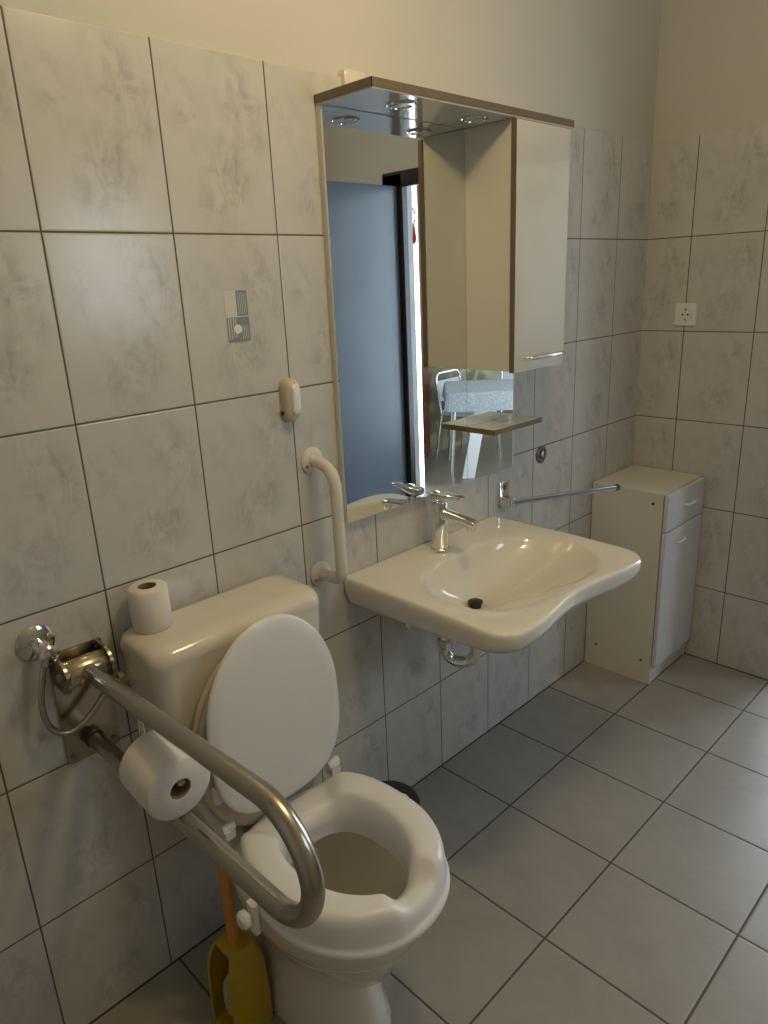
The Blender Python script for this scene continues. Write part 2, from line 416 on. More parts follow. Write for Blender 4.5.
# table with lace cloth, two tubular chairs
TA = math.radians(-42)
def tp(u, v, z, c=Vector((2.29, 4.31))):
    return (c.x + u * math.cos(TA) - v * math.sin(TA), c.y + u * math.sin(TA) + v * math.cos(TA), z)
t = thing('lace_covered_table', 'table under lace with one broad white leg, mirrored in the lower right panel', 'table', (2.29, 4.31, 0))
bm = B(); loft(bm, [[tp(x, y, .66) for x, y in rrect(.80, .66, .03)], [tp(x, y, .685) for x, y in rrect(.80, .66, .03)]]); obj('table_top', bm, 'melamine', t)
for u in (-.34, .34):
    for v in (-.27, .27):
        bm = B(); tube(bm, [tp(u, v, .66), tp(u * 1.12, v * 1.15, 0)], .014, 12); obj('leg', bm, 'chrome', t)
bm = B(); loft(bm, [[tp(.12 + x, -.27 + y, .66) for x, y in rrect(.10, .03, .008)], [tp(.25 + x, -.36 + y, 0) for x, y in rrect(.10, .03, .008)]]); obj('leg', bm, 'plastic', t)['label'] = 'broad white slanted leg'
bm = B()
top = rrect(.83, .69, .04, 10); L = len(top)
r_ = []
for s, z, wv in ((1.0, .690, 0), (1.005, .684, 0), (1.02, .62, .006), (1.03, .55, .016)):
    r_.append([tp(x * s + wv * math.sin(k * 1.3), y * s + wv * math.cos(k * 1.7), z + (.012 * math.sin(k * .9) if wv > .01 else 0)) for k, (x, y) in enumerate(top)])
loft(bm, r_, True, (True, False))
tag(obj('lace_tablecloth', bm, 'lace'), 'pale lace cloth hanging over the table mirrored in the lower right panel', 'tablecloth')
def chair(x, y, rz, label):
    t = thing('tubular_chair', label, 'chair', (x, y, 0), 'tubular chairs mirrored behind the lace table')
    def q(a, b, z): return (x + a * math.cos(rz) - b * math.sin(rz), y + a * math.sin(rz) + b * math.cos(rz), z)
    bm = B(); tube(bm, fillet([q(-.18, .18, .40), q(-.18, .24, .745), q(.18, .24, .745), q(.18, .18, .40)], .06), .012, 10); obj('back_frame', bm, 'chrome', t)
    bm = B(); loft(bm, [[q(a, b, .385) for a, b in rrect(.38, .38, .05)], [q(a, b, .42) for a, b in rrect(.38, .38, .05)]]); obj('seat', bm, 'pvc', t, bevel=.008)
    bm = B(); loft(bm, [[q(a, .205 + (zz - .5) * .12 + d, zz) for a, d, zz in ((-.165, 0, z), (.165, 0, z), (.165, .012, z), (-.165, .012, z))] for z in (.50, .6, .68)]); obj('backrest', bm, 'pvc', t)
    for a in (-.17, .17):
        for b in (-.16, .18):
            bm = B(); tube(bm, [q(a, b, .40), q(a * 1.2, b * 1.25, 0)], .011, 10); obj('leg', bm, 'chrome', t)
chair(2.72, 4.50, math.radians(-95), 'tubular chair with pale back, left of the two mirrored beside the lace table')
chair(2.55, 5.05, math.radians(-35), 'tubular chair with pale back, right of the two mirrored behind the lace table')

# ------------------------------------------------------------------ mirror cabinet
Y0, YM, Y1 = .631, 1.121, 1.362
t = thing('mirror_cabinet', 'white mirror cabinet with brown edges, lamp canopy and side cupboard, hanging above the washbasin', 'mirror cabinet', (0, .64, .955))
bm = B(); box(bm, .0005, .017, Y0, Y1, .955, 1.916); obj('backboard', bm, 'melamine', t, smooth=False, bevel=.0012)
bm = B(); box(bm, .017, .0205, Y0 + .0015, YM - .0008, .957, 1.9145); obj('mirror_panel', bm, 'mirror', t, smooth=False)
bm = B(); box(bm, .017, .0205, YM + .0008, Y1 - .012, .957, 1.294); obj('mirror_panel', bm, 'mirror', t, smooth=False)
CD = .180
bm = B(); box(bm, .0005, CD, Y0 - .001, 1.388, 1.916, 1.935); 
cn = obj('canopy', bm, 'lacquer', t, smooth=False, bevel=.001)
bm = B(); box(bm, CD, CD + .0015, Y0 - .0025, 1.3895, 1.919, 1.9365); box(bm, 0.0006, CD + .0015, Y0 - .0025, Y0 - .001, 1.919, 1.9365); box(bm, 0.0006, CD + .0015, 1.388, 1.3895, 1.919, 1.9365)
obj('edge_band', bm, 'edge', cn, smooth=False)
for yy in (.785, 1.045):
    bm = B(); lathe(bm, [(.026, .004), (.031, .003), (.034, .0), (.033, -.003), (.026, -.003), (.025, .001), (.026, .004)], (.112, yy, 1.9145), 'z', 32); lp = obj('spot_lamp', bm, 'chrome', t)
    bm = B(); lathe(bm, [(.0, .0015), (.0255, .0015), (.024, -.0005), (0, -.0015)], (.112, yy, 1.9145), 'z', 24); obj('lens', bm, 'glass_dim', lp)
bm = B(); box(bm, .0195, .168, YM, Y1, 1.295, 1.9155); obj('cupboard', bm, 'melamine', t, smooth=False, bevel=.001)
bm = B(); box(bm, .1705, .186, YM - .001, Y1 + .004, 1.292, 1.9125); dr = obj('door', bm, 'lacquer', t, smooth=False, bevel=.001)
bm = B(); box(bm, .1705, .1858, YM - .0025, YM - .001, 1.292, 1.9125); obj('edge_band', bm, 'edge', dr, smooth=False)
bm = B()
tube(bm, fillet([(.186, 1.170, 1.328), (.208, 1.170, 1.328), (.208, 1.335, 1.328), (.186, 1.335, 1.328)], .006, 5), .0055, 12); obj('handle', bm, 'chrome', dr)
bm = B(); box(bm, .0225, .118, YM, 1.362, 1.111, 1.127); sh = obj('shelf', bm, 'lacquer', t, smooth=False, bevel=.0008)
bm = B(); box(bm, .118, .1194, YM - .0014, 1.3634, 1.111, 1.1265); box(bm, .0228, .1194, YM - .0014, YM, 1.111, 1.1265); box(bm, .0228, .1194, 1.362, 1.3634, 1.111, 1.1265); obj('edge_band', bm, 'edge', sh, smooth=False)
# little cable box on the wall above the canopy
bm = B(); loft(bm, [[(-.008, .745 + a, 1.972 + b) for a, b in rrect(.07, .055, .010)], [(.012, .745 + a, 1.972 + b) for a, b in rrect(.066, .051, .010)], [(.016, .745 + a, 1.972 + b) for a, b in rrect(.056, .041, .010)]])
tag(obj('cable_box', bm, 'enamel'), 'small cream cable box on the wall just above the left end of the mirror canopy', 'junction box')

# ------------------------------------------------------------------ washbasin
SY = .947; HW = .327
def front(y):       # front edge distance from the wall
    q = abs(y) / HW
    return .512 + .026 * (1 - math.cos(min(q / .72, 1) * PI)) / 2
def outline(n=96, inset=0.0):
    """Counter-clockwise plan outline of the basin, sampled with rounded front corners."""
    pts = [(.0, -HW), (0.10, -HW - .001)]
    c = .075
    ycor = HW - c; xf = front(ycor)
    for k in range(13):
        a = -PI / 2 + (PI / 2) * k / 12
        pts.append((xf - c + c * math.cos(a), -ycor + c * math.sin(a)))
    for k in range(1, 60):
        y = -ycor + 2 * ycor * k / 60
        pts.append((front(y), y))
    for k in range(13):
        a = (PI / 2) * k / 12
        pts.append((xf - c + c * math.cos(a), ycor + c * math.sin(a)))
    pts += [(.10, HW + .001), (0, HW)]
    # resample evenly
    P = [Vector((a, b)) for a, b in pts]; P.append(P[0]); d = [0]
    for a, b in zip(P, P[1:]): d.append(d[-1] + (b - a).length)
    out = []; j = 0
    for k in range(n):
        s = d[-1] * k / n
        while d[j + 1] < s: j += 1
        u = (s - d[j]) / max(d[j + 1] - d[j], 1e-9); p = P[j].lerp(P[j + 1], u); out.append((p.x, p.y))
    return out
O = outline(160)
BC = (.302, .014)     # bowl centre
DRN = (.206, -.026)
def bowl_ring(s, z, cx, cy, soft=0.0):
    """Bowl outline: same angular order as the outer outline, a rounded D."""
    r = []
    for x, y in O:
        a = math.atan2(y - 0.0, (x - .29) * 1.0)
        ex, ey = (.183, .270) if math.cos(a) > 0 else (.188, .262)
        c, sn = math.cos(a), math.sin(a); p = 2.4 + 1.1 * max(0, math.cos(a)) ** 2
        rad = (abs(c / ex) ** p + abs(sn / ey) ** p) ** (-1 / p)
        X, Y = BC[0] + rad * c, BC[1] + rad * sn
        k = 1 - soft * max(0.0, math.cos(a + .15)) ** 1.6
        r.append((cx + (X - cx) * s, SY + cy + (Y - cy) * s, .805 - (.805 - z) * k))
    return r
def ZR(x, y):       # rim height: falls a little toward the front middle
    return .810 - .006 * max(0, (x - .3) / .25)
def out_ring(sc, z, dx=0.0, drop=True):
    r = []
    for x, y in O:
        X = .26 + (x - .26) * sc if x > .26 else x + (0 if x < .02 else (.26 - x) * (1 - sc) * .4)
        r.append((max(X, .001), SY + y * sc, z if z is not None else ZR(x, y)))
    return r
def under(sc, zf):
    r = []
    for x, y in O:
        z = zf(x, y)
        X = .16 + (x - .16) * sc if x > .16 else x
        r.append((max(X, .001), SY + y * sc, z))
    return r
rings = []
# underside -> outer wall -> rim -> bowl -> drain
rings.append(under(.30, lambda x, y: .655))
rings.append(under(.55, lambda x, y: .662))
rings.append(under(.80, lambda x, y: .690 + .02 * min(1, x / .5)))
rings.append(under(.93, lambda x, y: .718 + .018 * min(1, x / .5)))
rings.append(under(.985, lambda x, y: .742 + .018 * min(1, x / .5)))
rings.append(out_ring(1.0, .772)); rings.append(out_ring(1.002, .792))
rings.append([(x, y, ZR(x, y) - .006) for x, y, z in out_ring(.998, .8)])
rings.append([(x, y, ZR(x, y) - .0015) for x, y, z in out_ring(.988, .8)])
rings.append([(x, y, ZR(x, y)) for x, y, z in out_ring(.970, .8)])
# blend rim to bowl
a_ = rings[-1]; b_ = bowl_ring(1.0, .8015, *BC)
rings.append([tuple(Vector(p).lerp(Vector(q), .5) + Vector((0, 0, .0012))) for p, q in zip(a_, b_)])
rings.append(b_); rings.append(bowl_ring(.975, .794, .25, -.06, .62)); rings.append(bowl_ring(.94, .779, .22, -.09, .66))
rings.append(bowl_ring(.88, .761, .21, -.10, .58)); rings.append(bowl_ring(.76, .737, .20, -.10, .48)); rings.append(bowl_ring(.56, .709, .20, -.075, .36))
rings.append(bowl_ring(.30, .684, .208, -.035, .2)); rings.append(bowl_ring(.12, .672, *DRN))
t = thing('washbasin', 'large white wheelchair washbasin with curved-in front edge, fixed to the tiled wall', 'washbasin', (0, SY, .81))
bm = B(); loft(bm, rings, True, (True, True)); obj('basin', bm, 'ceramic', t, angle=60, subsurf=1)
DX, DY = DRN[0], SY + DRN[1]
bm = B(); lathe(bm, [(.008, .668), (.030, .670), (.034, .6735), (.031, .6755), (.022, .6745), (.020, .668)], (DX, DY, 0), 'z', 32); obj('drain_ring', bm, 'chrome', t)
bm = B(); lathe(bm, [(.004, .668), (.016, .668), (.018, .684), (.021, .686), (.021, .690), (.017, .6925), (0, .693)], (DX, DY, 0), 'z', 28); obj('drain_plug', bm, 'dark', t)
bm = B(); box(bm, .002, .06, .838, .872, .612, .672); box(bm, .002, .03, .792, .83, .652, .668); obj('wall_bracket', bm, 'dark_grey', t, smooth=False, bevel=.004)
bm = B(); box(bm, .002, .06, 1.03, 1.064, .612, .672); obj('wall_bracket', bm, 'dark_grey', t, smooth=False, bevel=.004)
# faucet
FX, FY = .066, .938
t = thing('basin_faucet', 'chrome single lever faucet standing at the back of the washbasin', 'faucet', (FX, FY, .81))
bm = B(); lathe(bm, [(.0, .808), (.027, .808), (.0275, .812), (.0245, .815), (.024, .945), (.0225, .950), (0, .950)], (FX, FY, 0), 'z', 36); obj('body', bm, 'chrome', t)
bm = B()
rg = []
for q, hw, z, hh in ((.012, .018, .918, .016), (.06, .0165, .916, .0125), (.10, .015, .912, .010), (.126, .0145, .908, .009), (.131, .012, .906, .006)):
    rg.append([(FX + q, FY + a, z + b) for a, b in rrect(hw * 2, hh * 2, min(hw, hh) * .8, 5)])
loft(bm, rg); sp = obj('spout', bm, 'chrome', t)
bm = B(); lathe(bm, [(0, .887), (.011, .887), (.012, .891), (.012, .904), (0, .904)], (FX + .114, FY, 0), 'z', 20); obj('aerator', bm, 'chrome', sp)
bm = B()
rg = []
for q, hw, z, hh in ((-.022, .012, .966, .010), (-.016, .020, .966, .0125), (.012, .021, .967, .012), (.045, .016, .972, .0065), (.082, .0125, .974, .0045), (.086, .010, .974, .003)):
    rg.append([(FX + q, FY + a, z + b) for a, b in rrect(hw * 2, hh * 2, min(hw, hh) * .8, 5)])
loft(bm, rg); obj('lever', bm, 'chrome', t)
# chrome trap
t = thing('sink_trap', 'chrome curved waste trap hanging beneath the washbasin', 'trap', (DX, DY, .56))
TY = DY - .0
bm = B(); tube(bm, [(DX, TY, .668), (DX, TY, .60)], .016, 20); obj('tailpipe', bm, 'chrome', t)
PX, PY = .215, .880
bm = B(); 
path = fillet([(DX, TY, .61), (DX, TY, .497), (DX - .075, TY - .045, .497), (DX - .075, TY - .045, .590), (.0, TY - .045, .590)], [.038, .038, .028], 10)
tube(bm, path, .0165, 20); obj('bend', bm, 'chrome', t)
for nx, ny, nz in ((DX, TY, .600), (DX - .075, TY - .045, .555)):
    bm = B(); lathe(bm, [(.0165, -.013), (.0225, -.013), (.0235, -.008), (.0235, .008), (.0225, .013), (.0165, .013)], (nx, ny, nz), 'z', 8); obj('slip_nut', bm, 'chrome', t, angle=25)
bm = B(); lathe(bm, [(.017, .0), (.036, .0), (.034, .006), (.017, .012)], (.0005, TY - .045, .590), 'x', 28); obj('wall_flange', bm, 'chrome', t)

# ------------------------------------------------------------------ swivel towel rail, wall cap
t = thing('towel_rail', 'chrome swivel towel rail swung out over the white floor cabinet', 'towel rail', (0, 1.325, .865))
bm = B(); loft(bm, [[(0.0005, 1.324 + a, .866 + b) for a, b in rrect(.058, .092, .006)], [(.008, 1.324 + a, .866 + b) for a, b in rrect(.058, .092, .006)], [(.010, 1.324 + a, .866 + b) for a, b in rrect(.052, .086, .006)]]); pl = obj('wall_plate', bm, 'chrome', t)
bm = B(); lathe(bm, [(0, .0), (.007, .0), (.006, .003), (0, .0035)], (.010, 1.324, .892), 'x', 14); obj('screw', bm, 'dark', pl)
bm = B(); box(bm, .010, .050, 1.311, 1.337, .826, .862); obj('bracket', bm, 'chrome', t, bevel=.003, smooth=False)
bm = B(); tube(bm, [(.044, 1.325, .847), (.060, 1.362, .847), (.206, 1.694, .839)], .0095, 16); ar = obj('arm', bm, 'chrome', t)
bm = B(); tube(bm, [(.2055, 1.693, .839), (.2105, 1.7035, .839)], .0115, 16); obj('end_cap', bm, 'dark_grey', ar)
bm = B(); lathe(bm, [(.0, .0), (.030, .0), (.031, .003), (.027, .007), (.020, .007), (.019, .004), (.016, .004), (.014, .011), (.007, .013), (0, .013)], (.0005, 1.545, .957), 'x', 32)
tag(obj('wall_valve_cap', bm, 'screw'), 'round metal valve cap on the tiles above the chrome towel rail', 'valve cap')

# ------------------------------------------------------------------ floor cabinet in the corner
CY0, CY1, CX, CZ = 1.904, 2.228, .284, .778
t = thing('floor_cabinet', 'narrow white floor cabinet with drawer and door standing in the room corner', 'cabinet', (.14, 2.06, 0))
bm = B()
box(bm, .004, CX, CY0, CY0 + .016, 0, CZ - .016); box(bm, .004, CX, CY1 - .016, CY1, 0, CZ - .016)
box(bm, .004, .012, CY0 + .016, CY1 - .016, .06, CZ - .016); box(bm, .012, CX - .003, CY0 + .016, CY1 - .016, .075, .091)
obj('body', bm, 'melamine', t, smooth=False, bevel=.0008)
bm = B(); box(bm, .004, CX + .001, CY0 - .0015, CY1, CZ - .016, CZ); obj('top', bm, 'melamine', t, smooth=False, bevel=.001)
bm = B(); box(bm, CX - .020, CX - .004, CY0 + .016, CY1 - .016, .0, .072); obj('plinth', bm, 'melamine', t, smooth=False)
bm = B(); box(bm, CX + .003, CX + .019, CY0 + .002, CY1 - .004, .634, CZ - .004); dw = obj('drawer', bm, 'foil', t, smooth=False, bevel=.0025)
bm = B(); box(bm, CX + .003, CX + .019, CY0 + .002, CY1 - .004, .078, .629); do = obj('door', bm, 'foil', t, smooth=False, bevel=.0025)
def knob(y, z, par):
    bm = B(); tube(bm, fillet([(CX + .016, y - .035, z), (CX + .030, y - .030, z), (CX + .030, y + .030, z), (CX + .016, y + .035, z)], .010, 6),   .0055, 12)
    obj('handle', bm, 'plastic', par)
knob(2.09, .705, dw); knob(2.03, .572, do)
for (xx, zz) in ((.247, .735), (.052, .098), (.244, .095)):
    bm = B(); lathe(bm, [(0, .0005), (.0055, .0005), (.005, -.0008), (0, -.0008)], (xx, CY0, zz), 'y', 14); obj('screw', bm, 'hole', t)

# ------------------------------------------------------------------ wall socket on the back wall
t = thing('wall_socket', 'white square power socket on the back tiled wall', 'socket', (.171, YB, 1.381))
SX, SZ = .1705, 1.379
bm = B(); loft(bm, [[(SX + a, YB - d, SZ + b) for a, b in rrect(w_, w_, .008)] for d, w_ in ((.0005, .082), (.006, .082), (.009, .077))]); obj('cover_plate', bm, 'plastic', t)
bm = B(); lathe(bm, [(.0245, .0), (.0245, -.0030), (.0215, -.0030), (.0195, -.0012), (0, -.0010)], (SX, YB - .0088, SZ), 'y', 32); ins = obj('insert', bm, 'plastic', t)
for s in (-1, 1):
    bm = B(); lathe(bm, [(0, -.0003), (.0036, -.0003), (.0036, .001), (0, .001)], (SX + s * .0095, YB - .0100, SZ), 'y', 12); obj('pin_hole', bm, 'hole', ins)
    bm = B(); box(bm, SX - .003, SX + .003, YB - .0118, YB - .008, SZ + s * .019 - .004, SZ + s * .019 + .004); obj('earth_clip', bm, 'screw', ins, smooth=False)

# ------------------------------------------------------------------ white grab bar
GY = .545
t = thing('grab_bar', 'short white bent grab bar on the wall between toilet and washbasin', 'grab bar', (0, GY, 1.0))
bm = B(); tube(bm, fillet([(.006, GY, 1.140), (.085, GY, 1.132), (.088, GY, .848), (.006, GY, .842)], [.058, .028], 12), .0148, 20); obj('bar', bm, 'enamel', t)
for zz in (1.140, .842):
    bm = B(); lathe(bm, [(0, .0005), (.033, .0005), (.0325, .005), (.027, .009), (.017, .011), (0, .011)], (0, GY, zz), 'x', 32); fl = obj('flange', bm, 'enamel', t)
    for s in (-1, 1):
        bm = B(); lathe(bm, [(0, .0), (.0042, .0), (.0038, .002), (0, .002)], (.0085, GY + s * .021, zz - .011), 'x', 12); obj('screw', bm, 'screw', fl)

# ------------------------------------------------------------------ alarm pull unit (white loaf shape)
t = thing('call_switch', 'white rounded call handset clipped to the tiles above the grab bar', 'handset', (0, .495, 1.297))
bm = B(); rg = []
for d, w_, h_, dz in ((.0005, .046, .098, 0), (.012, .047, .100, 0), (.020, .042, .094, .001), (.026, .034, .082, .002), (.029, .020, .056, .003)):
    rg.append([(d, .489 + a * .9, 1.295 + dz + b) for a, b in rrect(w_, h_, min(w_, h_) * .42, 8)])
loft(bm, rg); obj('shell', bm, 'plastic_warm', t, angle=70)
bm = B(); rg = []
for d, w_, h_ in ((.026, .024, .070), (.031, .025, .072), (.0345, .020, .062), (.036, .012, .04)):
    rg.append([(d, .491 + a, 1.298 + b) for a, b in rrect(w_, h_, min(w_, h_) * .45, 8)])
loft(bm, rg); obj('cover', bm, 'plastic', t, angle=70)
bm = B(); box(bm, .004, .012,   .4645, .4665, 1.262, 1.272); obj('slot', bm, 'dark', t, smooth=False)

# ------------------------------------------------------------------ printed sticker
t = thing('tile_sticker', 'grey and white checkered sticker with a white dot on the tile above the toilet', 'sticker', (0, .376, 1.488))
bm = B(); box(bm, .0002, .0008, .3475, .4045, 1.436, 1.541); obj('film', bm, 'pale_print', t, smooth=False)
bm = B()
box(bm, .0008, .0011, .3765, .4045, 1.489, 1.541); box(bm, .0008, .0011, .3485, .4045, 1.436, 1.487)
obj('grey_fields', bm, 'grey_print', t, smooth=False)
bm = B()
for k in range(4): box(bm, .0011, .0013, .3515 + k * .006, .3535 + k * .006, 1.440 + .002 * k, 1.486)
for k in range(5): box(bm, .0011, .0013, .381 + k * .0045, .382 + k * .0045, 1.493, 1.538 - .003 * (k % 2))
for k in range(4): box(bm, .0011, .0013, .385 + k * .0045, .3862 + k * .0045, 1.440, 1.470)
obj('fine_lines', bm, 'pale_print', t, smooth=False)
bm = B(); lathe(bm, [(0, .0011), (.0095, .0011), (.0095, .0016), (0, .0016)], (0, .3745, 1.4625), 'x', 28); obj('dot', bm, 'plastic', t)

# ------------------------------------------------------------------ toilet
TC = .212
t = thing('toilet', 'white floor standing toilet with cistern against the tiled wall', 'toilet', (.3, TC, 0))
# cistern
def trk(w_, d0, d1, r, z, bow=0.0, n=6):
    out = []
    for a, b in rrect(d1 - d0, w_, r, n, (d0 + d1) / 2, 0):
        q = max(0, (a - d0) / (d1 - d0))
        out.append((a + bow * q * (1 - (b / (w_ / 2)) ** 2), TC - .006 + b, z))
    return out
bm = B(); loft(bm, [trk(.30, .012, .135, .03, .50, .008), trk(.35, .010, .150, .03, .56, .012), trk(.392, .008, .164, .03, .64, .016), trk(.410, .006, .172, .03, .80, .018), trk(.414, .006, .174, .03, .860, .018)])
obj('cistern', bm, 'ceramic_warm', t, angle=50)
bm = B(); loft(bm, [trk(.416, .003, .175, .031, .8605, .018), trk(.417, .003, .1755, .032, .868, .018), trk(.414, .003, .174, .036, .880, .018), trk(.404, .006, .168, .036, .890, .018), trk(.384, .014, .156, .034, .8965, .018), trk(.33, .03, .13, .03, .899, .012)])
obj('cistern_lid', bm, 'ceramic_warm', t, angle=70)
# pan
def egg(xb, xf, hw, z, n=56, p=2.25, cy=TC):
    out = []; xc = xb + (xf - xb) * .48
    for k in range(n):
        a = 2 * PI * k / n; c, s = math.cos(a), math.sin(a)
        ex = xf - xc if c > 0 else xc - xb; pp = 2.0 if c > 0 else 2.9
        rad = (abs(c / ex) ** pp + abs(s / hw) ** pp) ** (-1 / pp)
        out.append((xc + rad * c, cy + rad * s, z))
    return out
bm = B()
loft(bm, [egg(.10, .505, .112, 0), egg(.10, .51, .113, .012), egg(.11, .49, .104, .05), egg(.13, .475, .098, .13), egg(.14, .478, .100, .19), egg(.15, .51, .118, .235),
          egg(.16, .562, .146, .29), egg(.165, .606, .166, .345), egg(.168, .620, .174, .394), egg(.17, .624, .175, .412), egg(.175, .618, .170, .420),
          egg(.20, .60, .148, .420), egg(.235, .585, .130, .402), egg(.245, .58, .126, .375), egg(.25, .572, .118, .31), egg(.27, .54, .09, .22), egg(.30, .48, .05, .16)])
obj('pan', bm, 'ceramic', t, angle=60)
bm = B(); loft(bm, [trk(.19, .012, .24, .03, .33), trk(.20, .012, .235, .03, .36), trk(.24, .012, .225, .03, .40), trk(.29, .012, .13, .03, .505)]); obj('cistern_shelf', bm, 'ceramic_warm', t, angle=60)
bm = B(); loft(bm, [egg(.285, .515, .068, .196), egg(.285, .515, .068, .198)]); obj('water', bm, 'spill', t)
# the toilet's own seat and lid, tipped up against the cistern
def up_plate(x0, lean, hw, ht, zb, pb=2.5, n=64):
    """An egg-shaped plate standing upright: returns front and back rings (and hole rings)."""
    def ring(s_in, xo):
        out = []
        for k in range(n):
            a = 2 * PI * k / n; c, s = math.cos(a), math.sin(a)
            hh = ht / 2 - s_in; ww = hw - s_in
            pp = 2.0 if s > 0 else pb
            rad = (abs(c / ww) ** pp + abs(s / hh) ** pp) ** (-1 / pp)
            zz = zb + ht / 2 + rad * s; yy = TC + rad * c * (1.0 - .02 * s)
            out.append((x0 + xo - lean * (zz - zb), yy, zz))
        return out
    return ring
rg = up_plate(.196, .035, .176, .42, .445)
bm = B(); loft(bm, [rg(.008, 0), rg(.002, .002), rg(0, .006), rg(.003, .012), rg(.010, .0145)]); obj('own_lid', bm, 'seat', t, angle=60)['label'] = 'ivory lid tipped up'
rg = up_plate(.214, .030, .174, .415, .445)
bm = B(); r5 = [rg(.006, 0), rg(0, .003), rg(0, .010), rg(.006, .014), rg(.045, .014), rg(.055, .008), rg(.05, 0)]
loft(bm, r5 + [r5[0]], True, (False, False)); bmesh.ops.remove_doubles(bm, verts=bm.verts, dist=1e-6); obj('own_seat', bm, 'seat', t, angle=60)['label'] = 'ivory seat ring tipped up'
for s in (-1, 1):
    bm = B(); tube(bm, [(.205, TC + s * .075 - .02, .425), (.205, TC + s * .075 + .02, .425)], .014, 14); obj('seat_hinge', bm, 'seat', t)

# raised seat
RC = TC
t = thing('raised_toilet_seat', 'thick white raised toilet seat with its lid up, clamped on the toilet bowl', 'raised toilet seat', (.45, RC, .40))
n = 72
def zt(a):
    """Top height round the ring: high at the sides, scooped at front and back."""
    c = math.cos(a); h = .503
    c2 = math.cos(a - .085); fr = max(0.0, min(1.0, (c2 - .940) / .040)); fr = fr * fr * (3 - 2 * fr)
    bk = max(0.0, min(1.0, (-c - .78) / .12)); bk = bk * bk * (3 - 2 * bk)
    return h - .029 * fr - .028 * bk
def rr(xb, xf, hw, zf, pf=2.1):
    out = []; xc = .44
    for k in range(n):
        a = 2 * PI * k / n; c, sn = math.cos(a), math.sin(a)
        ex = xf - xc if c > 0 else xc - xb; pp = pf if c > 0 else 2.7
        rad = (abs(c / ex) ** pp + abs(sn / hw) ** pp) ** (-1 / pp)
        out.append((xc + rad * c, RC + rad * sn, zf(a)))
    return out
R = [rr(.226, .636, .172, lambda a: .421), rr(.212, .646, .184, lambda a: .419), rr(.208, .650, .188, lambda a: .423), rr(.208, .650, .188, lambda a: .431), rr(.212, .646, .185, lambda a: .436), rr(.215, .643, .182, lambda a: .439),
     rr(.219, .641, .181, lambda a: zt(a) - .034), rr(.223, .637, .178, lambda a: zt(a) - .012), rr(.230, .630, .172, lambda a: zt(a) - .003), rr(.242, .620, .162, lambda a: zt(a)),
     rr(.285, .606, .126, lambda a: zt(a) - .001, 1.85), rr(.296, .598, .117, lambda a: zt(a) - .004, 1.85), rr(.303, .590, .111, lambda a: zt(a) - .012, 1.85), rr(.309, .582, .106, lambda a: min(.472, zt(a) - .02), 1.9),
     rr(.316, .574, .101, lambda a: .440, 1.95), rr(.312, .578, .104, lambda a: .424, 2.0), rr(.318, .572, .101, lambda a: .402, 2.0), rr(.308, .582, .112, lambda a: .402, 2.0), rr(.290, .60, .13, lambda a: .421)]
bm = B(); loft(bm, R + [R[0]], True, (False, False)); bmesh.ops.remove_doubles(bm, verts=bm.verts, dist=1e-6); obj('ring', bm, 'plastic', t, angle=60, subsurf=1)
rg = up_plate(.246, .045, .164, .418, .500, 3.0)
bm = B(); loft(bm, [rg(.012, -.002), rg(.003, .0), rg(0, .005), rg(.001, .010), rg(.006, .0135), rg(.03, .0155), rg(.09, .0175), rg(.14, .018)]); obj('lid', bm, 'plastic', t, angle=60)
bm = B(); tube(bm, [(.236, RC + .140 - .016, .497), (.236, RC + .140 + .016, .497)], .0105, 16); box(bm, .226, .250, RC + .128, RC + .152, .470, .496); obj('hinge', bm, 'plastic', t, angle=40)
bm = B(); tube(bm, [(.228, RC - .140 - .012, .492), (.228, RC - .140 + .016, .492)], .0095, 16); box(bm, .222, .240, RC - .150, RC - .128, .470, .490); obj('hinge', bm, 'plastic', t, angle=40)
bm = B(); loft(bm, [[(.226 + a, RC - .146 + b, z) for a, b in rrect(.020, .026, .006)] for z in (.560, .600)]); obj('lid_buffer', bm, 'plastic', t, angle=40, bevel=.003)
# side clamps with white turning knobs
for s, sy in ((-1, RC - .190), (1, RC + .190)):
    bm = B(); loft(bm, [[(.388 + a, sy + s * .004 + b, z) for a, b in rrect(.024, .012, .004)] for z in (.385, .43, .452)]); ck = obj('clamp', bm, 'plastic', t)
    bm = B(); lathe(bm, [(0, .010), (.007, .010), (.0075, .016), (.017, .018), (.018, .028), (.013, .034), (0, .035)], (0, 0, 0), 'y', 16)
    bmesh.ops.transform(bm, matrix=Matrix.Translation((.388, sy, .428)) @ Matrix.Rotation(0 if s > 0 else PI, 4, 'X'), verts=bm.verts); obj('knob', bm, 'plastic', ck, angle=35)

# ------------------------------------------------------------------ fold-down support rail
RY = -.080
t = thing('support_rail', 'stainless steel fold-down support rail left of the toilet', 'support rail', (0, RY, .77))
bm = B(); loft(bm, [[(.0005, RY + a, .770 + b) for a, b in rrect(.106, .245, .004)], [(.006, RY + a, .770 + b) for a, b in rrect(.106, .245, .004)]]); wp = obj('wall_plate', bm, 'plate', t)
for a in (-.043, .043):
    for b in (-.108, .108):
        bm = B(); lathe(bm, [(0, .006), (.0062, .006), (.0055, .0105), (0, .0115)], (0, RY + a, .770 + b), 'x', 14); obj('bolt', bm, 'screw', wp)
for a in (-.046, .040):
    bm = B(); loft(bm, [[(.006 + x, RY + a + yy, .858 + z) for x, z in [(0, -.034), (.030, -.034)] + [(.034 + .034 * math.cos(q), .034 * math.sin(q)) for q in [(-PI / 2 + PI * k / 12) for k in range(13)]] + [(0, .034)]] for yy in (0, .006)]); obj('hinge_cheek', bm, 'plate', t, angle=30)
